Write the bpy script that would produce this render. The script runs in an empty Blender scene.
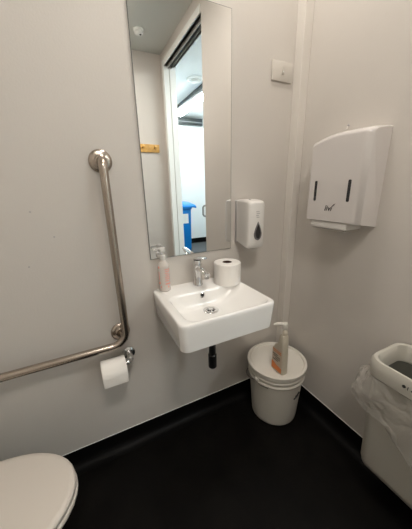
import bpy, bmesh, math, random
from mathutils import Vector, Matrix, noise
PI = math.pi
random.seed(4)
sc = bpy.context.scene

# ---------------------------------------------------------------- camera
def R(a): return math.radians(a)
yaw, pitch, roll, fpx = R(25.9092), R(-17.1178), R(-1.4767), 248.1574
fw = Vector((math.sin(yaw)*math.cos(pitch), math.cos(yaw)*math.cos(pitch), math.sin(pitch)))
rt = Vector((math.cos(yaw), -math.sin(yaw), 0)); up = rt.cross(fw)
r2 = math.cos(roll)*rt + math.sin(roll)*up
u2 = -math.sin(roll)*rt + math.cos(roll)*up
cam = bpy.data.objects.new('camera', bpy.data.cameras.new('camera'))
sc.collection.objects.link(cam)
M = Matrix((r2, u2, -fw)).transposed().to_4x4(); M.translation = (-1.098, -1.1071, 1.3214)
cam.matrix_world = M
cam.data.sensor_fit = 'HORIZONTAL'; cam.data.sensor_width = 36; cam.data.lens = fpx*36/412
cam.data.clip_start = .02
sc.camera = cam

# ---------------------------------------------------------------- light, world, exposure
ROOM_LAMP = 38.0       # the washroom's round ceiling light and an added fill light
CORRIDOR_LAMP = 76.0   # the corridor's batten and an added one out of view
w = bpy.data.worlds.new('world'); sc.world = w; w.use_nodes = True
w.node_tree.nodes['Background'].inputs[0].default_value = (.75, .8, .9, 1)
w.node_tree.nodes['Background'].inputs[1].default_value = .05
sc.view_settings.view_transform = 'Standard'; sc.view_settings.look = 'None'
sc.view_settings.gamma = 1; sc.view_settings.use_curve_mapping = False
sc.view_settings.exposure = 0.0
sc.cycles.use_denoising = True
sc.cycles.max_bounces = 10; sc.cycles.diffuse_bounces = 5; sc.cycles.transmission_bounces = 8; sc.cycles.transparent_max_bounces = 10
sc.cycles.caustics_reflective = False; sc.cycles.caustics_refractive = False

# ---------------------------------------------------------------- materials
MT = {}
def mat(name, col, rough=.5, metal=0, trans=0, bump=0, bscale=60, emit=0, coat=0, ior=1.45, alpha=1, vary=0, vscale=8, spec=.5, sss=0, ecol=None):
    m = bpy.data.materials.new(name); m.use_nodes = True; nt = m.node_tree; b = nt.nodes['Principled BSDF']
    I = b.inputs
    I['Base Color'].default_value = (*col, 1); I['Roughness'].default_value = rough; I['Metallic'].default_value = metal
    I['Transmission Weight'].default_value = trans; I['IOR'].default_value = ior; I['Coat Weight'].default_value = coat
    I['Coat Roughness'].default_value = .06; I['Alpha'].default_value = alpha; I['Specular IOR Level'].default_value = spec
    if emit:
        I['Emission Color'].default_value = (*(ecol or col), 1); I['Emission Strength'].default_value = emit
    tc = nt.nodes.new('ShaderNodeTexCoord')
    if bump:
        n = nt.nodes.new('ShaderNodeTexNoise'); n.inputs['Scale'].default_value = bscale; n.inputs['Detail'].default_value = 4
        bp = nt.nodes.new('ShaderNodeBump'); bp.inputs['Strength'].default_value = bump; bp.inputs['Distance'].default_value = .004
        nt.links.new(tc.outputs['Object'], n.inputs['Vector']); nt.links.new(n.outputs['Fac'], bp.inputs['Height'])
        nt.links.new(bp.outputs['Normal'], I['Normal'])
    if vary:
        n = nt.nodes.new('ShaderNodeTexNoise'); n.inputs['Scale'].default_value = vscale; n.inputs['Detail'].default_value = 6
        n.inputs['Roughness'].default_value = .65
        rp = nt.nodes.new('ShaderNodeValToRGB'); rp.color_ramp.elements[0].position = .3; rp.color_ramp.elements[1].position = .7
        rp.color_ramp.elements[0].color = (*[c*(1-vary) for c in col], 1); rp.color_ramp.elements[1].color = (*[min(1, c*(1+vary)) for c in col], 1)
        nt.links.new(tc.outputs['Object'], n.inputs['Vector']); nt.links.new(n.outputs['Fac'], rp.inputs['Fac'])
        nt.links.new(rp.outputs['Color'], I['Base Color'])
    MT[name] = m; return m
mat('wall_paint', (.60, .565, .525), .55, bump=.12, bscale=140, vary=.02, vscale=2.5)
mat('trim_paint', (.68, .645, .60), .4)
mat('door_paint', (.60, .56, .52), .4)
mat('white_gloss', (.85, .87, .85), .25)
mat('ceiling_paint', (.62, .64, .61), .8)
mat('corridor_paint', (.80, .84, .84), .6)
mat('black_vinyl', (.0030, .0026, .0022), .6, bump=.2, bscale=45, vary=.7, vscale=7, spec=.12)
mat('black_skirting', (.003, .003, .003), .5, bump=.1, bscale=80, spec=.12)
mat('corridor_vinyl', (.08, .085, .09), .4)
mat('mirror_silver', (.93, .93, .92), .0, 1)
mat('mirror_edge', (.10, .11, .10), .3)
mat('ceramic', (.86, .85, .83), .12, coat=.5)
mat('ceramic_shade', (.84, .84, .80), .15, coat=.4)
mat('chrome', (.78, .78, .78), .08, 1)
mat('steel', (.46, .40, .345), .25, 1, bump=.04, bscale=300)
mat('dark_hole', (.01, .01, .01), .5)
mat('black_plastic', (.012, .012, .012), .3)
mat('paper', (.86, .83, .79), .95, bump=.3, bscale=90)
mat('cardboard', (.07, .035, .022), .9)
mat('white_plastic', (.74, .72, .69), .3, coat=.15)
mat('dispenser_plastic', (.64, .605, .585), .22, coat=.3)
mat('smoked_window', (.02, .02, .022), .08, coat=.5)
mat('smoke_grey', (.16, .15, .155), .12, coat=.5)
mat('grey_print', (.42, .40, .40), .6)
mat('black_print', (.02, .02, .02), .6)
mat('switch_plastic', (.60, .565, .515), .35)
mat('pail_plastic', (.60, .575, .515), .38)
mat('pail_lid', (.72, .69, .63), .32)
mat('wire', (.12, .11, .10), .35, 1)
mat('bin_plastic', (.52, .50, .445), .4, bump=.05, bscale=200)
mat('track_grey', (.36, .37, .36), .5)
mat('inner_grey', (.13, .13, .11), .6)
mat('seat_plastic', (.64, .59, .535), .3)
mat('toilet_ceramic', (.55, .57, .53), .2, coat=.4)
mat('red_print', (.62, .20, .16), .6)
mat('orange_print', (.72, .22, .06), .5)
mat('label_cream', (.60, .50, .39), .5)
mat('bottle_beige', (.60, .55, .45), .35)
mat('clear_plastic', (.86, .85, .82), .12, alpha=.45)
mat('clear_body', (.84, .79, .74), .2, alpha=.5)
mat('soap_liquid', (.84, .74, .67), .3, alpha=.6)
mat('wheelie_blue', (.0, .20, .62), .4)
mat('wood', (.62, .36, .10), .45, vary=.25, vscale=14)
mat('dark_metal', (.09, .10, .10), .4, .6)
mat('grey_metal', (.35, .36, .36), .4, .7)
mat('lamp_glow', (1, 1, 1), .5, emit=CORRIDOR_LAMP, ecol=(.93, .98, .96))
mat('room_glow', (1, 1, 1), .5, emit=ROOM_LAMP, ecol=(1, .93, .85))
# thin plastic film: mostly see-through, catching highlights on its creases
m = bpy.data.materials.new('film'); m.use_nodes = True; nt = m.node_tree; nt.nodes.clear()
out = nt.nodes.new('ShaderNodeOutputMaterial'); mx = nt.nodes.new('ShaderNodeMixShader'); tr = nt.nodes.new('ShaderNodeBsdfTransparent')
pb = nt.nodes.new('ShaderNodeBsdfPrincipled'); pb.inputs['Base Color'].default_value = (.62, .59, .54, 1); pb.inputs['Roughness'].default_value = .11
pb.inputs['Specular IOR Level'].default_value = 1.0
lw = nt.nodes.new('ShaderNodeLayerWeight'); lw.inputs['Blend'].default_value = .35
mr = nt.nodes.new('ShaderNodeMapRange'); mr.inputs['To Min'].default_value = .26; mr.inputs['To Max'].default_value = .9
n1 = nt.nodes.new('ShaderNodeTexNoise'); n1.inputs['Scale'].default_value = 13; n1.inputs['Detail'].default_value = 5; n1.inputs['Distortion'].default_value = 1.2
bp = nt.nodes.new('ShaderNodeBump'); bp.inputs['Strength'].default_value = 1; bp.inputs['Distance'].default_value = .03
tc = nt.nodes.new('ShaderNodeTexCoord')
L = nt.links.new
L(tc.outputs['Object'], n1.inputs['Vector']); L(n1.outputs['Fac'], bp.inputs['Height']); L(bp.outputs['Normal'], pb.inputs['Normal'])
L(lw.outputs['Facing'], mr.inputs['Value']); L(mr.outputs['Result'], mx.inputs['Fac'])
L(tr.outputs[0], mx.inputs[1]); L(pb.outputs[0], mx.inputs[2]); L(mx.outputs[0], out.inputs['Surface'])
MT['film'] = m

# ---------------------------------------------------------------- mesh helpers
def bm_new(): return bmesh.new()
def add_box(bm, x0, x1, y0, y1, z0, z1, bev=0, seg=2):
    t = bmesh.new(); bmesh.ops.create_cube(t, size=1)
    for v in t.verts:
        v.co = Vector((x0+(v.co.x+.5)*(x1-x0), y0+(v.co.y+.5)*(y1-y0), z0+(v.co.z+.5)*(z1-z0)))
    if bev: bmesh.ops.bevel(t, geom=t.edges[:], offset=bev, segments=seg, profile=.5, affect='EDGES')
    merge(bm, t); return bm
def merge(bm, t, mtx=None):
    if mtx is not None: bmesh.ops.transform(t, matrix=mtx, verts=t.verts[:])
    me = bpy.data.meshes.new('tmp'); t.to_mesh(me); t.free(); bm.from_mesh(me); bpy.data.meshes.remove(me)
def box(*a, **k): return add_box(bm_new(), *a, **k)
def loft(bm, rings, cap0=True, cap1=True, closed=True):
    V = [[bm.verts.new(p) for p in r] for r in rings]; n = len(V[0])
    for a, b in zip(V, V[1:]):
        for i in range(n if closed else n-1):
            j = (i+1) % n; bm.faces.new((a[i], a[j], b[j], b[i]))
    if cap0: bm.faces.new(list(reversed(V[0])))
    if cap1: bm.faces.new(V[-1])
    return bm
def axis_mtx(o, d):
    d = Vector(d).normalized(); return Matrix.Translation(o) @ d.to_track_quat('Z', 'Y').to_matrix().to_4x4()
def add_lathe(bm, prof, o=(0, 0, 0), d=(0, 0, 1), n=40, cap0=True, cap1=True):
    m = axis_mtx(o, d)
    rings = [[m @ Vector((r*math.cos(2*PI*i/n), r*math.sin(2*PI*i/n), h)) for i in range(n)] for r, h in prof]
    return loft(bm, rings, cap0, cap1)
def lathe(*a, **k): return add_lathe(bm_new(), *a, **k)
def add_tube(bm, pts, r, n=16, rs=None):
    pts = [Vector(p) for p in pts]; rings = []; fr = None
    for i, p in enumerate(pts):
        t = ((pts[min(i+1, len(pts)-1)]-p).normalized() + (p-pts[max(i-1, 0)]).normalized()).normalized()
        if fr is None:
            a = Vector((0, 0, 1)) if abs(t.z) < .9 else Vector((1, 0, 0)); fr = t.cross(a).normalized()
        fr = (fr - t*fr.dot(t)).normalized(); b = t.cross(fr); rr = rs[i] if rs else r
        rings.append([p+fr*rr*math.cos(2*PI*k/n)+b*rr*math.sin(2*PI*k/n) for k in range(n)])
    return loft(bm, rings)
def tube(*a, **k): return add_tube(bm_new(), *a, **k)
def arc(a, c, b, n=10):   # rounded corner from a to b about corner point c
    a, c, b = Vector(a), Vector(c), Vector(b); o = a+b-c
    return [o + (a-o)*math.cos(t) + (b-o)*math.sin(t) for t in [PI/2*k/n for k in range(n+1)]]
def rrect(x0, x1, y0, y1, r, z, n=8):
    P = []
    for cx, cy, a0 in ((x1-r, y1-r, 0), (x0+r, y1-r, PI/2), (x0+r, y0+r, PI), (x1-r, y0+r, 1.5*PI)):
        for k in range(n+1):
            a = a0+PI/2*k/n; P.append(Vector((cx+r*math.cos(a), cy+r*math.sin(a), z)))
    return P
def obj(name, bm, m, parent=None, smooth=True, ang=35, **props):
    bmesh.ops.recalc_face_normals(bm, faces=bm.faces[:])
    me = bpy.data.meshes.new(name); bm.to_mesh(me); bm.free()
    if smooth:
        me.shade_smooth(); me.set_sharp_from_angle(angle=R(ang))
    me.materials.append(MT[m]); o = bpy.data.objects.new(name, me); sc.collection.objects.link(o)
    if parent is not None:
        o.parent = parent; o.matrix_parent_inverse = parent_world(parent).inverted()
    for k, v in props.items(): o[k] = v
    return o
def parent_world(p):
    m = Matrix.Translation(p.location)
    return (parent_world(p.parent) @ p.matrix_parent_inverse @ m) if p.parent else m
def thing(name, label, cat, loc=(0, 0, 0), group=None):
    o = bpy.data.objects.new(name, None); sc.collection.objects.link(o); o.location = loc; o.empty_display_size = .05
    o['label'] = label; o['category'] = cat
    if group: o['group'] = group
    return o
def struct(name, bm, m, smooth=False, parent=None): return obj(name, bm, m, parent, smooth, **({} if parent else {'kind': 'structure'}))
def text(name, body, size, mtx, m, parent, shear=0, ext=.0004, weight=0):
    c = bpy.data.curves.new(name, 'FONT'); c.body = body; c.size = size; c.extrude = ext; c.shear = shear; c.offset = weight
    c.align_x = 'CENTER'; c.align_y = 'CENTER'
    t = bpy.data.objects.new(name, c); sc.collection.objects.link(t)
    dg = bpy.context.evaluated_depsgraph_get(); me = bpy.data.meshes.new_from_object(t.evaluated_get(dg))
    bpy.data.objects.remove(t); me.transform(mtx)
    me.materials.clear(); me.materials.append(MT[m]); o = bpy.data.objects.new(name, me); sc.collection.objects.link(o)
    o.parent = parent; o.matrix_parent_inverse = parent_world(parent).inverted()
    return o
def frame(o, x, y):   # local x,y axes -> world matrix
    x = Vector(x).normalized(); y = Vector(y).normalized(); z = x.cross(y)
    m = Matrix((x, y, z)).transposed().to_4x4(); m.translation = o; return m

# ================================================================ SETTING
H = 2.82; XL = -1.95; YF = -2.26; WT = .12; CX1 = 2.2; CY0 = -4.6; CY1 = .6
SK = .0986
struct('floor', box(XL-.1, .06, YF-.1, .1, -.1, 0), 'black_vinyl')
struct('ceiling', box(XL-.1, .0, YF-.1, .1, H, H+.1), 'ceiling_paint')
struct('wall_back', box(XL-.1, .12, 0, .12, 0, H), 'wall_paint')
struct('wall_left', box(XL-.1, XL, YF, 0, 0, H), 'wall_paint')
struct('wall_front', box(XL-.1, .12, YF-.1, YF, 0, H), 'wall_paint')
# right wall: a pocket for the sliding door between two skins, the doorway, and the wall past it
DY0, DY1, DH = -2.13, -1.145, 2.665
b = bm_new()
add_box(b, 0, .03, DY1, 0, 0, H); add_box(b, .085, WT, DY1, 0, 0, H); add_box(b, .03, .085, -.25, 0, 0, H)
add_box(b, 0, .03, DY0, DY1, DH, H); add_box(b, .085, WT, DY0, DY1, DH, H); add_box(b, .03, .085, DY0, -.25, DH+.04, H)
add_box(b, 0, WT, YF, DY0, 0, H)
struct('wall_right', b, 'wall_paint')
# corner casing
struct('trim_1', box(-.052, 0, -.052, 0, SK, H, bev=.002, seg=1), 'trim_paint')
# door casing: head and far jamb, white
b = bm_new()
add_box(b, -.012, .050, DY0-.048, DY0+.012, 0, DH+.055, bev=.003, seg=1); add_box(b, .057, WT+.012, DY0-.048, DY0+.016, 0, DH+.055, bev=.003, seg=1)
add_box(b, -.012, .03, DY0+.012, DY1, DH, DH+.055, bev=.002, seg=1)
add_box(b, .085, WT+.012, DY0+.012, DY1, DH, DH+.055, bev=.002, seg=1)
struct('trim_2', b, 'white_gloss')
b = bm_new(); add_box(b, .036, .040, DY0+.012, DY1+.01, DH-.022, DH+.035); add_box(b, .078, .082, DY0+.012, DY1+.01, DH-.022, DH+.035); add_box(b, .036, .082, DY0+.012, DY1+.01, DH+.02, DH+.035)
struct('trim_3', b, 'track_grey')
add_slot = box(.041, .077, DY0+.013, DY1+.01, DH-.002, DH+.004); struct('trim_4', add_slot, 'dark_metal')
# coved vinyl skirtings
def skirting(name, p0, p1, nrm):
    prof = [(0, 0), (.002, SK), (.0045, SK-.001), (.005, .05), (.007, .032), (.013, .018), (.024, .007), (.04, .0022), (.055, .001), (.055, 0)]
    p0, p1, nrm = Vector(p0), Vector(p1), Vector(nrm)
    prof[1] = (0.0, SK)
    rings = [[p+nrm*a+Vector((0, 0, h)) for a, h in prof] for p in (p0, p1)]
    o = struct(name, loft(bm_new(), rings), 'black_skirting', smooth=True); return o
skirting('baseboard_back', (XL, 0, 0), (0, 0, 0), (0, -1, 0))
skirting('baseboard_right', (0, 0, 0), (0, DY1, 0), (-1, 0, 0))
skirting('baseboard_left', (XL, 0, 0), (XL, YF, 0), (1, 0, 0))
skirting('baseboard_front', (XL, YF, 0), (0, YF, 0), (0, 1, 0))
for k, (p0, p1) in enumerate((((XL, 0, SK), (-.052, 0, SK)), ((0, -.052, SK), (0, DY1, SK)))):
    struct('trim_%d' % (5+k), tube([p0, p1], .0020, 8), 'white_gloss', True)
# sliding door leaf, almost all the way into its pocket
d = struct('door_1', box(.042, .076, -1.20, -.30, .012, DH+.003, bev=.002, seg=1), 'door_paint')
b = tube([(.042, -1.178, 1.05)] + arc((.015, -1.178, 1.05), (-.012, -1.178, 1.05), (-.012, -1.178, 1.075)) + arc((-.012, -1.178, 1.13), (-.012, -1.178, 1.155), (.015, -1.178, 1.155)) + [(.042, -1.178, 1.155)], .008, 10)
struct('door_handle', b, 'grey_metal', True, parent=d)
# corridor beyond the doorway
struct('floor_corridor', box(.06, CX1+.1, CY0-.1, CY1, -.1, 0), 'corridor_vinyl')
struct('ceiling_corridor', box(.0, CX1+.1, CY0-.1, CY1, H, H+.1), 'corridor_paint')
struct('wall_corridor_end', box(-.4, CX1+.1, CY0-.1, CY0, 0, H), 'corridor_paint')
struct('wall_corridor_side', box(CX1, CX1+.1, CY0, CY1, 0, H), 'corridor_paint')
struct('wall_corridor_near', box(.12, CX1, CY1-.1, CY1, 0, H), 'corridor_paint')
b = box(.0, WT, CY0, YF-.1, 0, H); struct('wall_corridor_inner', b, 'corridor_paint')
struct('baseboard_corridor', box(WT, CX1, CY0, CY0+.012, 0, .12), 'black_skirting')

# ================================================================ ROOM CEILING LIGHT plus an added fill light
def round_light(lab, LX, LY, r):
    t = thing('ceiling_light', lab, 'ceiling light', (LX, LY, H), 'washroom ceiling lights')
    obj('light_base', lathe([(r+.013, 0), (r+.013, .03), (r+.003, .036)], (LX, LY, H), (0, 0, -1)), 'white_plastic', t)
    obj('diffuser', lathe([(r, 0), (r-.002, .010), (r*.8, .020), (r*.4, .026), (.001, .027)], (LX, LY, H-.034), (0, 0, -1)), 'room_glow', t)
round_light('small round white ceiling light above the washbasin', -.50, -.28, .156)
round_light('large round fill light added on the ceiling in the middle of the washroom', -.95, -1.50, .235)  # unseen second lamp, added to fill in the lower walls

# ================================================================ MIRROR
mx0, mx1, mz0, mz1 = -.846, -.4145, 1.0124, 2.027
b = box(mx0, mx1, -.007, 0, mz0, mz1)
mo = obj('wall_mirror', b, 'mirror_edge', smooth=False, label='tall frameless rectangular mirror on the wall above the washbasin', category='mirror')
b = bm_new(); vs = [b.verts.new(p) for p in ((mx0+.0015, -.0072, mz0+.0015), (mx1-.0015, -.0072, mz0+.0015), (mx1-.0015, -.0072, mz1-.0015), (mx0+.0015, -.0072, mz1-.0015))]; b.faces.new(vs)
o = obj('mirror_glass', b, 'mirror_silver', mo, smooth=False)

# ================================================================ WASHBASIN
X0, X1, YB, YD, ZT, SH = -.852, -.421, 0, -.386, .862, .124
t = thing('washbasin', 'white square-cornered ceramic wall-hung washbasin under the mirror', 'sink', (-.64, 0, ZT-SH))
b = bm_new()
rings = [rrect(X0+.10, X1-.10, YD+.09, YB, .03, ZT-SH+.004), rrect(X0+.014, X1-.014, YD+.016, YB, .030, ZT-SH),
         rrect(X0+.006, X1-.006, YD+.007, YB, .032, ZT-SH+.006), rrect(X0, X1, YD, YB, .030, ZT-.02),
         rrect(X0, X1, YD, YB, .030, ZT-.006), rrect(X0+.002, X1-.002, YD+.002, YB, .030, ZT-.0015), rrect(X0+.006, X1-.006, YD+.006, YB, .028, ZT)]
bx0, bx1, by0, by1 = X0+.036, X1-.013, YD+.014, -.122
rings += [rrect(bx0-.004, bx1+.003, by0-.003, by1+.004, .05, ZT), rrect(bx0, bx1, by0, by1, .05, ZT-.003), rrect(bx0+.006, bx1-.010, by0+.004, by1-.003, .05, ZT-.014),
          rrect(bx0+.018, bx1-.045, by0+.014, by1-.006, .05, ZT-.040), rrect(bx0+.034, bx1-.085, by0+.032, by1-.010, .05, ZT-.062),
          rrect(bx0+.060, bx1-.115, by0+.065, by1-.018, .035, ZT-.075), rrect(bx0+.10, bx1-.155, by0+.10, by1-.030, .022, ZT-.079)]
loft(b, rings)
obj('basin', b, 'ceramic', t, ang=50)
dx, dy, dz = -.632, -.188, ZT-.079
w_ = obj('drain', lathe([(.036, -.006), (.036, .003), (.033, .0045), (.022, .004), (.020, .001), (.001, .001)], (dx, dy, dz)), 'chrome', t)
obj('drain_plug', lathe([(.012, 0), (.012, .004), (.010, .006), (.001, .007)], (dx, dy, dz+.002)), 'chrome', w_)
b = bm_new()
for k in range(6):
    a = k*PI/3; add_box(b, dx+.015*math.cos(a)-.003, dx+.015*math.cos(a)+.003, dy+.015*math.sin(a)-.003, dy+.015*math.sin(a)+.003, dz+.001, dz+.003)
obj('drain_slot', b, 'dark_hole', w_)
ox, oz = -.645, ZT-.024
obj('overflow', lathe([(.0125, -.004), (.0125, .003), (.010, .004), (.0085, .003), (.0085, 0), (.001, 0)], (ox, by1-.003, oz), (0, -1, .12)), 'chrome', t)
obj('overflow_hole', lathe([(.0082, .0), (.0082, .0022), (.001, .0022)], (ox, by1-.003, oz), (0, -1, .12)), 'dark_hole', t)
b = lathe([(.020, .0), (.020, .02), (.0175, .024), (.0175, .19), (.0205, .194), (.0205, .262), (.016, .268)], (dx, dy-.005, ZT-SH+.004), (0, 0, -1), 24)
wp = obj('waste_pipe', b, 'black_plastic', t)
# ---- mixer tap
fx, fy = -.63, -.048
t = thing('mixer_tap', 'chrome single-lever mixer tap on the back of the washbasin', 'tap', (fx, fy, ZT))
obj('tap_body', lathe([(.024, 0), (.024, .005), (.0215, .009), (.021, .085), (.0225, .092), (.0225, .112), (.019, .120), (.001, .122)], (fx, fy, ZT)), 'chrome', t)
b = bm_new(); pts = [(0, .078), (-.03, .083), (-.06, .084), (-.088, .080), (-.108, .074)]; rs = []
for (yy, zz), (hw, hh) in zip(pts, ((.017, .016), (.016, .012), (.0155, .010), (.0155, .009), (.015, .010))):
    rs.append([Vector((fx+hw*math.cos(a), fy+yy, ZT+zz+hh*math.sin(a))) for a in [2*PI*i/20 for i in range(20)]])
loft(b, rs); obj('spout', b, 'chrome', t)
obj('aerator', lathe([(.0115, 0), (.0115, .012), (.009, .013)], (fx, fy-.098, ZT+.070), (0, -.1, -1), 20), 'chrome', t)
b = bm_new(); rs = []
for yy, hw, hh, zz in ((.022, .014, .004, .121), (.0, .022, .006, .127), (-.03, .019, .0055, .133), (-.06, .0165, .0045, .139), (-.082, .014, .0035, .1435), (-.088, .010, .0025, .1445)):
    rs.append([Vector((fx+math.copysign(abs(math.cos(a))**.6, math.cos(a))*hw, fy+yy, ZT+zz+math.copysign(abs(math.sin(a))**.6, math.sin(a))*hh)) for a in [2*PI*i/20 for i in range(20)]])
loft(b, rs); obj('lever', b, 'chrome', t)
t.scale = (1, 1, 1.07)
# ---- toilet rolls
def toilet_roll(name, label, o, d, r, L, rc=.02, sheet=None):
    t = thing(name, label, 'toilet roll', o, 'toilet paper rolls')
    b = bm_new(); prof = [(rc+.001, 0), (r-.003, 0), (r, .003), (r, L-.003), (r-.003, L), (rc+.001, L)]
    add_lathe(b, prof, o, d, 48, False, False); add_lathe(b, [(rc+.001, L), (rc+.001, 0)], o, d, 48, False, False)
    obj('paper_roll', b, 'paper', t)
    b = bm_new(); add_lathe(b, [(rc, L-.001), (rc, 0.001)], o, d, 32, False, False); add_lathe(b, [(rc-.0015, .001), (rc-.0015, L-.001)], o, d, 32, False, False)
    obj('cardboard_core', b, 'cardboard', t)
    return t
t = toilet_roll('toilet_roll', 'white toilet roll standing upright on the washbasin beside the tap', (-.487, -.090, ZT), (0, 0, 1), .066, .107, .023)
b = bm_new()
loft(b, [[Vector((-.487+.0663*math.cos(a)*s, -.090+.0663*math.sin(a)*s, ZT+z)) for s, z in ((1, .002), (1.012, .002), (1.012, .103), (1, .103))] for a in [R(300)+R(50)*k/10 for k in range(11)]])
obj('loose_sheet', b, 'paper', t)
# ---- clear pump bottle on basin
px, py = -.797, -.036
t = thing('pump_bottle', 'clear pump bottle with red print at the left end of the washbasin', 'bottle', (px, py, ZT))
obj('bottle', lathe([(.022, 0), (.0265, .004), (.0275, .012), (.0275, .118), (.025, .130), (.014, .142), (.0115, .146), (.0115, .156)], (px, py, ZT)), 'clear_body', t)
obj('liquid', lathe([(.021, .003), (.0250, .006), (.0255, .05), (.0255, .05)], (px, py, ZT)), 'soap_liquid', t)
b = bm_new()
def label_arc(b, a0, a1, z0, z1, r=.0279, n=8, cx=px, cy=py, zb=ZT):
    loft(b, [[Vector((cx+rr*math.cos(a), cy+rr*math.sin(a), zb+z)) for rr, z in ((r, z0), (r+.0004, z0), (r+.0004, z1), (r, z1))] for a in [R(a0)+R(a1-a0)*k/n for k in range(n+1)]])
for k, (a0, a1) in enumerate(((262, 318), (266, 314), (262, 300), (270, 318), (262, 312), (264, 318), (262, 306))):
    label_arc(b, a0, a1, .108-k*.009, .1115-k*.009)
label_arc(b, 262, 318, .038, .043)
obj('front_print', b, 'red_print', t, smooth=False)
for a_, b_, z0_, z1_ in ((196, 214, .115, .125), (196, 214, .040, .050), (200, 207, .06, .10), (288, 298, .020, .030), (215, 225, .022, .030)):
    b = bm_new(); label_arc(b, a_, b_, z0_, z1_); obj('side_print', b, 'red_print', t, smooth=False)
pm = obj('pump_collar', lathe([(.0145, 0), (.0155, .002), (.0155, .018), (.012, .021), (.006, .022)], (px, py, ZT+.152)), 'clear_plastic', t)
b = lathe([(.0045, 0), (.0045, .022), (.013, .024), (.0135, .036), (.010, .040), (.001, .041)], (px, py, ZT+.170))
add_tube(b, [(px-.006, py, ZT+.203), (px-.03, py+.006, ZT+.205), (px-.038, py+.007, ZT+.198)], .005, 10)
obj('pump_head', b, 'clear_plastic', t)

# ================================================================ SOAP DISPENSER on back wall
sx0, sx1, sz0, sz1, sd = -.384, -.288, 1.022, 1.262, .120
t = thing('soap_dispenser', 'white wall soap dispenser with a dark teardrop window', 'soap dispenser', (-.336, 0, sz0))
obj('back_plate', box(sx0-.003, sx1-.002, -.016, 0, sz0+.018, sz1-.004, bev=.004), 'grey_print', t, label='grey plate against the wall')
b = bm_new(); rs = []
for s, dpt in ((0, .016), (.06, .05), (.3, .0), (0, 0)): pass
prof = [(.016, sz0+.022, sz1, 0), (.05, sz0+.014, sz1, 0), (.085, sz0+.004, sz1-.002, .0), (.110, sz0+.002, sz1-.006, .001), (.118, sz0+.014, sz1-.010, .004), (.122, sz0+.034, sz1-.018, .010)]
for dpt, z0, z1, ins in prof:
    rs.append([Vector((p.x, -dpt - .004*(1-((p.x-(sx0+sx1)/2)/.048)**2), p.y)) for p in rrect(sx0+ins, sx1-ins, z0, z1, .012+ins, 0, 5)])
loft(b, rs); obj('cover', b, 'white_plastic', t, ang=60)
# teardrop window
def teardrop(b, cx, cz, wd, ht, y, th):
    P = []
    for k in range(32):
        a = 2*PI*k/32; s = math.sin(a); x = wd/2*math.cos(a)*(1 if s < 0 else (1-s)**.55 * 1.0); z = ht*.36*s if s < 0 else ht*.64*s
        P.append((cx+x, cz+z))
    loft(b, [[Vector((x, y, z)) for x, z in P], [Vector((x, y-th, z)) for x, z in P]])
b = bm_new(); teardrop(b, -.332, 1.100, .046, .092, -.119, .0085); wd = obj('level_window', b, 'smoke_grey', t)
b = bm_new(); teardrop(b, -.332, 1.101, .031, .070, -.1265, .0025); obj('window_pane', b, 'smoked_window', wd)
obj('lock', lathe([(.006, 0), (.006, .003), (.004, .004)], (-.345, -.07, sz1-.002), (0, 0, 1), 16), 'grey_print', t)
b = bm_new()
for k, (l, r) in enumerate(((0, .018), (0.002, .022), (0, .015), (.003, .019))): add_box(b, -.345+l, -.345+r, -.1268, -.1245, 1.205-k*.009, 1.208-k*.009)
obj('printed_text', b, 'grey_print', t, smooth=False)
obj('nozzle', lathe([(.014, 0), (.014, .006), (.007, .012), (.005, .018)], (-.336, -.075, sz0+.008), (0, 0, -1), 20), 'white_plastic', t)

# ================================================================ SWITCH
t = thing('light_switch', 'cream rectangular light switch plate beside the room corner', 'light switch', (-.128, 0, 1.847))
obj('face_plate', box(-.190, -.066, -.009, 0, 1.806, 1.889, bev=.003), 'switch_plastic', t)
rk = obj('rocker', box(-.133, -.121, -.0145, -.0088, 1.838, 1.866, bev=.0015), 'switch_plastic', t)
obj('rocker_dot', lathe([(.0028, 0), (.0028, .0012)], (-.127, -.0142, 1.846), (0, -1, 0), 14), 'white_gloss', rk)

# ================================================================ GRAB RAIL
t = thing('grab_rail', 'L-shaped brushed stainless steel grab rail on the wall', 'grab rail', (-1.005, 0, .66))
gr, gy = .0165, -.062
gx, gz, gt = -1.001, .653, 1.43
path = [(gx-.002, -.002, gt)] + arc((gx, gy+.035, gt), (gx, gy, gt), (gx, gy, gt-.035)) + arc((gx, gy, gz+.065), (gx, gy, gz), (gx-.065, gy, gz), 14) + arc((-1.70, gy, gz), (-1.735, gy, gz), (-1.735, gy+.035, gz)) + [(-1.735, -.002, gz)]
obj('rail_tube', tube(path, gr, 24), 'steel', t)
def rosette(x, z, r=.043):
    return lathe([(r, 0), (r, .004), (r-.003, .008), (r-.010, .011), (r-.016, .012), (r-.019, .013), (.019, .018)], (x, 0, z), (0, -1, 0), 40)
for x, z in ((gx-.002, gt), (-1.735, gz), (-1.018, .686)): fl = obj('wall_flange', rosette(x, z), 'steel', t)
obj('support_stem', tube([(-1.018, -.005, .686), (-1.012, -.035, .679), (-1.006, gy, .672)], .011, 16), 'steel', t)

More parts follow.
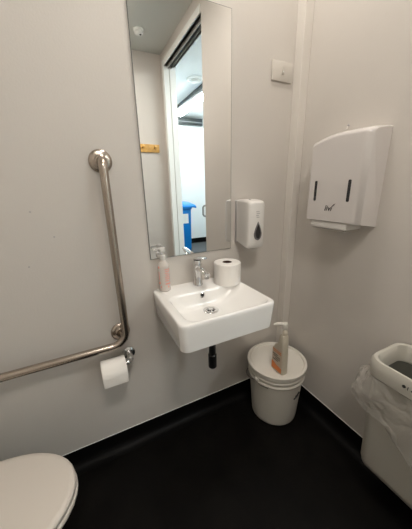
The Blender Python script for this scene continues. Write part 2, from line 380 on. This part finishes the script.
# ================================================================ ROLL HOLDER + ROLL
hx, hz = -.995, .562
t = thing('toilet_roll_holder', 'chrome single-arm toilet roll holder below the grab rail', 'toilet roll holder', (hx, 0, hz))
obj('wall_flange', lathe([(.030, 0), (.030, .007), (.026, .010), (.012, .012)], (hx, 0, hz), (0, -1, 0), 32), 'chrome', t)
obj('post', tube([(hx, -.008, hz)] + arc((hx, -.060, hz), (hx, -.078, hz), (hx-.018, -.078, hz-.000)) + [(hx-.126, -.078, hz)], .0085, 16), 'chrome', t)
obj('post_collar', lathe([(.015, 0), (.015, .045), (.011, .05)], (hx, -.012, hz), (0, -1, 0), 24), 'chrome', t)
obj('end_cap', lathe([(.011, 0), (.011, .008), (.009, .01)], (hx-.120, -.078, hz), (-1, 0, 0), 20), 'chrome', t)
rz = hz-.0125
t = toilet_roll('toilet_roll', 'white toilet roll hanging on the chrome holder under the grab rail', (hx-.026, -.078, rz-.004), (-1, 0, 0), .053, .104, .0205)
rcz = rz-.004
b = bm_new(); rs = []
for k in range(15):
    if k < 9: a = R(60)-R(150)*k/8*0; 
pts = []
for k in range(9):   # sheet wraps from top of the roll forward and hangs
    a = R(100+ 80*k/8); pts.append(Vector((0, -.078+.0538*math.cos(a), rcz+.0538*math.sin(a))))
pts += [Vector((0, -.1322, rcz-.02)), Vector((0, -.131, rcz-.042))]
loft(b, [[Vector((hx-.026-.001, p.y, p.z)), Vector((hx-.026-.103, p.y, p.z)), Vector((hx-.026-.103, p.y-.0006, p.z+.0004)), Vector((hx-.026-.001, p.y-.0006, p.z+.0004))] for p in pts])
obj('loose_sheet', b, 'paper', t)

# ================================================================ wall screws
for i, (x, z, wh) in enumerate(((-1.265, 1.254, 'highest and furthest left'), (-1.206, 1.156, 'nearest to the vertical rail'), (-1.308, 1.051, 'the lowest'))):
    lab = ('small dark screw hole left of the grab rail, highest of three', 'small dark screw hole left of the rail, the nearest of three to it', 'small dark screw hole left of the grab rail, lowest of three')[i]
    obj('screw_hole', lathe([(.0032, 0), (.0032, .0006), (.002, .0010)], (x, 0, z), (0, -1, 0), 12), 'grey_print', label=lab, category='screw hole', group='screw holes in the wall')

# ================================================================ PAPER TOWEL DISPENSER on right wall
y0, y1, zb, zt, dd = -.486, -.217, 1.162, 1.522, .120   # y0 is nearer the door
t = thing('paper_towel_dispenser', 'white paper towel dispenser with two dark slots on the right wall', 'paper towel dispenser', (0, (y0+y1)/2, zb))
def ztop(y):
    u = (y-y0)/(y1-y0); return zt - .022*max(0, (u-.45)/.55)**2.2 + .004*math.sin(PI*u)
b = bm_new(); rs = []; ny = 24
prof_n = 10
for j in range(ny+1):
    u = j/ny; y = y0+(y1-y0)*u; edge = min(u, 1-u)*(y1-y0)
    e = max(0, 1-edge/.014); ins = .018*(1-math.sqrt(max(0, 1-e*e)))
    if u < .5: ins = .016*e
    top = ztop(y)-ins*.35; D = dd-ins
    if y < y0+.0001: pass
    ring = [Vector((0, y, zb-.014)), Vector((-D+.006, y, zb)), Vector((-D, y, zb+.006))]
    for k in range(prof_n+1):
        a = PI/2*k/prof_n*.86; ring.append(Vector((-D+.030*(1-math.cos(a)), y, top-.022+.022*math.sin(a)/math.sin(PI/2*.86))))
    ring += [Vector((-D*.45, y, top+.006)), Vector((0, y, top+.010))]
    rs.append(ring)
loft(b, rs); cov = obj('cover', b, 'dispenser_plastic', t, ang=40)
def slot(yc, za, zb_):
    P = rrect(yc-.0065, yc+.0065, za, zb_, .005, 0, 5)
    return loft(bm_new(), [[Vector((-dd+.001, p.x, p.y)) for p in P], [Vector((-dd-.0012, p.x, p.y)) for p in P]])
for yc in (-.265, -.4275): obj('level_slot', slot(yc, 1.253, 1.340), 'smoked_window', t)
text('brand_logo', 'livi', .034, frame((-dd-.0006, -.340, 1.222), (0, -1, 0), (0, 0, 1)), 'black_print', t, shear=.25, weight=.0004)
b = tube([(-dd-.0008, -.3605, 1.231), (-dd-.0008, -.366, 1.2375), (-dd-.0008, -.374, 1.244)], .002, 8, rs=[.0005, .0022, .0005]); obj('leaf_mark', b, 'black_print', t)
obj('towel_tray', box(-.114, -.004, -.432, -.248, zb-.030, zb+.002, bev=.008), 'white_plastic', t)
tw = bm_new()
for k in range(4): add_box(tw, -.104+.002*k, -.020, -.426+.001*k, -.255, zb-.0360+.0014*k, zb-.0353+.0014*k)
obj('folded_towels', tw, 'paper', t, smooth=False)
t = thing('wall_plug', 'small white plug in the right wall above the towel dispenser', 'wall plug', (0, -.301, 1.564))
t2 = obj('plug_head', lathe([(.0055, 0), (.0055, .003), (.003, .006), (.001, .007)], (0, -.301, 1.566), (-1, 0, 0), 16), 'grey_print', t)
obj('plug_shank', tube([(-.004, -.301, 1.562), (-.009, -.3015, 1.552)], .003, 10), 'trim_paint', t)

# ================================================================ PAIL with lid
bx, by, bh, br = -.207, -.183, .335, .1758
t = thing('plastic_pail', 'white lidded plastic pail standing on the floor in the corner', 'bucket', (bx, by, 0))
K = .93
PZ = 1.075
def pz(L): return [(a*.955, c*PZ) for a, c in L]
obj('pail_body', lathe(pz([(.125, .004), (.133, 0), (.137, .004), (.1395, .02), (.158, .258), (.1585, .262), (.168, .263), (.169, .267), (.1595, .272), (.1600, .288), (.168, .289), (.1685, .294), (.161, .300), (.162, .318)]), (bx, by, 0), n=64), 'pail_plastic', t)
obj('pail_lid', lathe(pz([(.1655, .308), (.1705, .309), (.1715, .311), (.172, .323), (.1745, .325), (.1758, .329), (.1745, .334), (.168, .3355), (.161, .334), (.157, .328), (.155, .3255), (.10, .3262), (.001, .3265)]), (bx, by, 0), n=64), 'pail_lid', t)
for an in (188, 322):
    a = R(an); c = Vector((bx+.156*math.cos(a), by+.156*math.sin(a), .300)); d = Vector((math.cos(a), math.sin(a), 0))
    lg = obj('handle_lug', lathe([(.014, 0), (.014, .012), (.010, .016), (.001, .016)], c-d*.002, d, 20), 'pail_plastic', t)
pts = []
for k in range(25):   # wire bail resting against the far side
    u = k/24; a = R(188-226*u); rr = .171; z = .300-.095*math.sin(PI*u)
    pts.append((bx+rr*math.cos(a), by+rr*math.sin(a), z))
a = R(188)
pts = [(bx+.159*math.cos(R(214)), by+.159*math.sin(R(214)), .277), (bx+.167*math.cos(R(199)), by+.167*math.sin(R(199)), .284)] + pts
obj('wire_handle', tube(pts, .0022, 8), 'wire', t)
b = bm_new()
for s in range(2):
    a0 = R(272+5*s)
    add_tube(b, [(bx+(.148+.001*k)*math.cos(a0+R(6)*k), by+(.148+.001*k)*math.sin(a0+R(6)*k), .190+.012*s+.008*k) for k in range(3)], .0035, 8)
obj('dark_mark', b, 'black_print', t)

# ---- hand-wash bottle on lid
ZL = .3265*PZ
qx, qy = -.252, -.256
t = thing('hand_wash_bottle', 'beige pump bottle with an orange label standing on the pail lid', 'bottle', (qx, qy, ZL))
ang = R(0)
prof = [(.000, -.038, .034, .016), (.006, -.041, .038, .021), (.08, -.040, .039, .021), (.125, -.039, .037, .020), (.142, -.038, .030, .019), (.150, -.038, .016, .0195), (.165, -.037, .006, .0190), (.205, -.035, .002, .0170), (.212, -.032, -.006, .013)]
rs = []
for z, a_, b_, hx_ in prof:
    P = rrect(-hx_, hx_, a_, b_, min(hx_*.6, (b_-a_)*.3), 0, 4)
    rs.append([Vector((qx+p.x, qy+p.y, ZL+z)) for p in P])
obj('bottle_body', loft(bm_new(), rs), 'bottle_beige', t, ang=45)
b = loft(bm_new(), [[Vector((qx-0.0214, qy+y, ZL+z)) for y, z in ((-.034, .012), (.034, .012), (.034, .128), (-.034, .135))], [Vector((qx-0.0222, qy+y, ZL+z)) for y, z in ((-.034, .012), (.034, .012), (.034, .128), (-.034, .135))]])
lb = obj('label_panel', b, 'label_cream', t, smooth=False)
b = loft(bm_new(), [[Vector((qx-x, qy+y, ZL+z)) for y, z in ((-.035, .010), (.035, .010), (.035, .052), (.020, .048), (0, .040), (-.035, .036))] for x in (0.0223, 0.0228)])
obj('label_band', b, 'orange_print', lb, smooth=False)
b = bm_new()
for z, a_, b_ in ((.118, -.028, .030), (.109, -.028, .026)): add_box(b, qx-0.0228, qx-0.0222, qy+a_, qy+b_, ZL+z, ZL+z+.004)
obj('label_title', b, 'orange_print', lb, smooth=False)
b = bm_new()
for z, a_, b_ in ((.094, -.005, .030), (.084, -.022, .024), (.074, -.022, .012), (.064, -.01, .028)): add_box(b, qx-0.0228, qx-0.0222, qy+a_, qy+b_, ZL+z, ZL+z+.0035)
obj('label_lines', b, 'black_print', lb, smooth=False)
cy = qy-.020
pc = obj('pump_collar', lathe([(.0115, 0), (.0125, .003), (.0125, .020), (.009, .026), (.005, .028)], (qx, cy, ZL+.210), n=24), 'bottle_beige', t)
b = lathe([(.0045, 0), (.0045, .02), (.011, .024), (.0125, .036), (.009, .046), (.001, .048)], (qx, cy, ZL+.232), n=20)
add_tube(b, [(qx, cy, ZL+.266), (qx-.018, cy+.010, ZL+.272), (qx-.036, cy+.020, ZL+.273), (qx-.048, cy+.027, ZL+.267)], .006, 10, rs=[.010, .009, .007, .005])
obj('pump_head', b, 'pail_lid', t)

t.scale = (1.05, 1.05, 1.10)
# ================================================================ WALL-HUNG WASTE BIN
wx0, wx1, wy0, wy1, wzt, wzb = -.226, -.006, -1.03, -.662, .708, .195
t = thing('waste_bin', 'off-white open-topped waste bin hung on the right wall', 'bin', (-.12, -.84, wzb))
def rrz(ins, z, r, xi=0): return rrect(wx0+ins, wx1-xi, wy0+ins, wy1-ins, r, z, 8)
b = loft(bm_new(), [rrz(.055, wzb+.002, .02), rrz(.040, wzb, .03), rrz(.028, wzb+.006, .04), rrz(.022, wzb+.03, .045), rrz(.010, wzt-.075, .045), rrz(.014, wzt-.075, .043), rrz(.030, wzb+.032, .04, .01), rrz(.06, wzb+.012, .02, .02)])
obj('bin_body', b, 'bin_plastic', t, ang=50)
b = loft(bm_new(), [rrz(.012, wzt-.060, .045, .002), rrz(.001, wzt-.066, .05), rrz(-.001, wzt-.040, .05), rrz(.000, wzt-.012, .05), rrz(.005, wzt-.001, .048, .002), rrz(.010, wzt, .045, .006), rrz(.016, wzt-.003, .042, .010), rrz(.024, wzt-.035, .036, .014), rrz(.026, wzt-.070, .034, .016), rrz(.014, wzt-.071, .045, .002)], False, False)
obj('rim', b, 'bin_plastic', t, ang=50)
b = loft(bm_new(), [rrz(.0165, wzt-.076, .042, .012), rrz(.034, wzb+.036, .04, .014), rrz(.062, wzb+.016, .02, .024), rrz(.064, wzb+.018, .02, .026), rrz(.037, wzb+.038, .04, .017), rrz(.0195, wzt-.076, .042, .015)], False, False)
obj('inner_shell', b, 'inner_grey', t, ang=50)  # dark grey surface inside the body, below the rim
# logo on the rim band: an emblem and a short word
b = bm_new(); lx = wx0-.0012
add_lathe(b, [(.0055, -.001), (.0055, .0008)], (lx, -.793, wzt-.032), (-1, 0, 0), 20)
add_box(b, lx-.0006, lx+.001, -.8055, -.8035, wzt-.038, wzt-.026)
obj('emblem', b, 'black_print', t, smooth=False)
b = bm_new()
for k in range(5): add_box(b, lx-.0004, lx+.001, -.814-.009*k-.0035, -.814-.009*k, wzt-.037, wzt-.032+.003*(k % 2))
obj('rim_lettering', b, 'black_print', t, smooth=False)
# liner: film skirt outside, film inside
def perim(s, off):   # walk: starts at wall on the far side, round the far-left corner, along the front, towards the door
    x0, x1, y0_, y1_ = wx0+.008, wx1, wy0+.008, wy1-.008; r = .045
    segs = [((x1-x0)-r, 'a'), (PI/2*r, 'b'), ((y1_-y0_)-2*r, 'c'), (PI/2*r, 'd'), ((x1-x0)-r, 'e')]
    tot = sum(q[0] for q in segs); d = s*tot
    for Ls, k in segs:
        if d <= Ls or k == 'e': break
        d -= Ls
    if k == 'a': return Vector((x1-d, y1_, 0)), Vector((0, 1, 0))
    if k == 'b':
        a = PI/2+d/r; n_ = Vector((math.cos(a), math.sin(a), 0)); return Vector((x0+r, y1_-r, 0))+n_*r, n_
    if k == 'c': return Vector((x0, y1_-r-d, 0)), Vector((-1, 0, 0))
    if k == 'd':
        a = PI+d/r; n_ = Vector((math.cos(a), math.sin(a), 0)); return Vector((x0+r, y0_+r, 0))+n_*r, n_
    return Vector((x0+r+d, y0_, 0)), Vector((0, -1, 0))
b = bm_new(); NS, NZ = 110, 22; grid = []
for i in range(NS+1):
    s = i/NS; p, n_ = perim(s*.985+.01, 0)
    ln = .10 + .19*max(0, min(1, (s-.20)/.45)) + .018*noise.noise(Vector((s*14, 2, 0)))
    flare = .050*math.exp(-((s-.20)/.10)**2)
    row = []
    for j in range(NZ+1):
        v = j/NZ; z = wzt-.064-ln*v
        ph = s*46+2.5*noise.noise(Vector((s*6, v*1.5, 1)))+v*3
        fold = (.0045*(1-2*abs(((ph/PI) % 2)-1)) + .012*noise.noise(Vector((s*9, v*1.6, 5))))*min(1, v*2.2)
        off = .002 + .010*v + flare*math.sin(min(1, v*1.3)*PI*.62) + max(-.006, fold)
        row.append(b.verts.new(p+n_*max(.0015, off)+Vector((0, 0, z))))
    grid.append(row)
for i in range(NS):
    for j in range(NZ): b.faces.new((grid[i][j], grid[i+1][j], grid[i+1][j+1], grid[i][j+1]))
li = obj('bin_liner', b, 'film', label='crumpled clear plastic bin bag hanging out under the rim of the waste bin', category='bin bag', ang=180)

# ================================================================ TOILET
ty = -.398
t = thing('toilet', 'white toilet with its lid closed beside the grab rail', 'toilet', (-1.5, ty, 0))
def dshape(xf, xb, w2, z, n=40, back=.8):
    P = []
    L = xf-xb; xm = xb+L*.42
    for k in range(n):
        a = 2*PI*k/n; c, s = math.cos(a), math.sin(a)
        if c >= 0: x = xm+(xf-xm)*c; y = w2*s
        else: x = xm+(xm-xb)*(-abs(c)**.62); y = w2*math.copysign(abs(s)**.75, s)*(1-.0*abs(c))
        P.append(Vector((x, ty+y, z)))
    return P
xf, xb = -1.246, -1.69
ZS = .432
lid = loft(bm_new(), [dshape(xf-.006, xb, .176, ZS-.022), dshape(xf, xb, .182, ZS-.018), dshape(xf, xb, .182, ZS-.008), dshape(xf-.004, xb+.003, .178, ZS-.002), dshape(xf-.02, xb+.02, .162, ZS), dshape(xf-.12, xb+.10, .06, ZS+.002)])
obj('lid', lid, 'seat_plastic', t, ang=60)
obj('seat', loft(bm_new(), [dshape(xf-.004, xb, .178, ZS-.046), dshape(xf+.002, xb, .185, ZS-.040), dshape(xf+.002, xb, .185, ZS-.030), dshape(xf-.006, xb, .178, ZS-.0245)]), 'seat_plastic', t, ang=60)
for s in (-1, 1): obj('hinge', tube([(xb+.006, ty+s*.075-.02, ZS-.012), (xb+.006, ty+s*.075+.02, ZS-.012)], .011, 14), 'chrome', t)
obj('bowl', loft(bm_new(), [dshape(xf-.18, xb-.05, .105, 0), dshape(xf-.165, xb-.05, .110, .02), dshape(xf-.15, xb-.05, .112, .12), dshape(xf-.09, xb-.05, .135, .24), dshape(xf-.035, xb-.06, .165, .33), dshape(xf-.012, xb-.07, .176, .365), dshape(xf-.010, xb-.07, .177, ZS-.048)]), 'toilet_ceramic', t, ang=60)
cs = obj('cistern', box(XL+.002, XL+.18, ty-.19, ty+.19, .40, .80, bev=.02, seg=4), 'toilet_ceramic', t)
obj('cistern_lid', box(XL+.001, XL+.19, ty-.20, ty+.20, .801, .835, bev=.01, seg=3), 'toilet_ceramic', t)
obj('flush_button', lathe([(.022, 0), (.022, .004), (.018, .006)], (XL+.095, ty, .835), (0, 0, 1), 24), 'chrome', cs)

# ================================================================ seen in the mirror
t = thing('coat_hook_rail', 'short wooden coat hook rail with pegs, seen in the mirror', 'coat hooks', (-.2, YF, 1.81))
obj('rail_board', box(-.37, -.09, YF, YF+.018, 1.765, 1.858, bev=.004), 'wood', t)
for x in (-.305, -.155): obj('peg', lathe([(.011, 0), (.010, .03), (.016, .045), (.018, .055), (.012, .062)], (x, YF+.016, 1.815), (0, 1, .25), 18), 'wood', t)
cxx, cyy = -.328, -1.87
t = thing('smoke_detector', 'round white smoke detector on the washroom ceiling, seen in the mirror', 'smoke detector', (cxx, cyy, H))
obj('detector_base', lathe([(.052, 0), (.052, .012), (.048, .014)], (cxx, cyy, H), (0, 0, -1)), 'white_gloss', t)
obj('detector_head', lathe([(.044, 0), (.042, .022), (.028, .032), (.001, .034)], (cxx, cyy, H-.013), (0, 0, -1)), 'white_gloss', t)
obj('sensor', lathe([(.010, 0), (.010, .006)], (cxx+.012, cyy+.015, H-.042), (0, 0, -1), 14), 'dark_hole', t)
cxx, cyy = .66, -2.72
t = thing('ceiling_vent', 'round white ceiling vent in the corridor, seen in the mirror', 'vent', (cxx, cyy, H))
obj('vent_ring', lathe([(.13, 0), (.13, .008), (.10, .02), (.09, .012), (.001, .012)], (cxx, cyy, H), (0, 0, -1)), 'white_gloss', t)
obj('vent_cone', lathe([(.065, 0), (.07, .015), (.05, .024), (.001, .026)], (cxx, cyy, H-.012), (0, 0, -1)), 'white_gloss', t)
def batten(lab, x, ya, yb):
    t = thing('batten_light', lab, 'ceiling light', (x, (ya+yb)/2, H), 'corridor batten lights')
    obj('light_housing', box(x-.12, x+.09, ya, yb, H-.055, H, bev=.003), 'dark_metal', t)
    obj('diffuser', box(x-.010, x+.088, ya+.01, yb-.01, H-.10, H-.0555, bev=.012, seg=3), 'lamp_glow', t)
batten('bright batten light on the corridor ceiling, seen in the mirror', .93, -4.25, -2.75)
batten('bright unseen batten light added at the near end of the corridor ceiling', .93, -1.4, .0)  # out of view, added to brighten the corridor
t = thing('cable_tray', 'dark grey cable tray high on the far corridor wall, in the mirror', 'cable tray', (1.3, CY0, 2.7))
obj('tray', box(.9, 1.62, CY0, CY0+.10, 2.66, 2.79, bev=.004), 'dark_metal', t)
obj('tray_end', box(1.62, 1.63, CY0, CY0+.105, 2.655, 2.795, bev=.002), 'grey_metal', t)
obj('tray_lip', box(.9, 1.62, CY0+.1, CY0+.106, 2.70, 2.715), 'grey_metal', t)
# blue wheelie bin
t = thing('wheelie_bin', 'blue wheelie bin in the corridor, seen in the mirror', 'bin', (.56, -3.8, 0))
b = loft(bm_new(), [rrect(.32, .83, -4.05, -3.54, .03, .03), rrect(.31, .835, -4.06, -3.53, .03, .05), rrect(.25, .845, -4.18, -3.50, .03, .93), rrect(.24, .86, -4.19, -3.485, .03, .94), rrect(.24, .86, -4.19, -3.485, .03, .975)])
obj('bin_body', b, 'wheelie_blue', t, ang=40)
b = bm_new(); pr = [(-3.46, .965), (-3.455, .99), (-3.50, 1.02), (-3.75, 1.055), (-4.05, 1.06), (-4.22, 1.03), (-4.22, .975)]
loft(b, [[Vector((x, y, z+dz_)) for y, z in pr] for x, dz_ in ((.215, -.012), (.24, 0), (.90, 0), (.935, -.014))])
obj('bin_lid', b, 'wheelie_blue', t, ang=30)
obj('bin_label', box(.62, .775, -3.507, -3.500, .665, .85), 'white_gloss', t).rotation_euler = (0, 0, 0)
b = bm_new()
for k, wd_ in enumerate((.09, .11, .07)): add_box(b, .65, .65+wd_, -3.509, -3.5065, .79-.03*k, .80-.03*k)
obj('label_print', b, 'grey_print', t, smooth=False)
for s in (.30, .80): obj('wheel', lathe([(.09, 0), (.1, .005), (.1, .045), (.09, .05)], (s-.03, -4.12, .1), (1, 0, 0), 28), 'black_plastic', t)
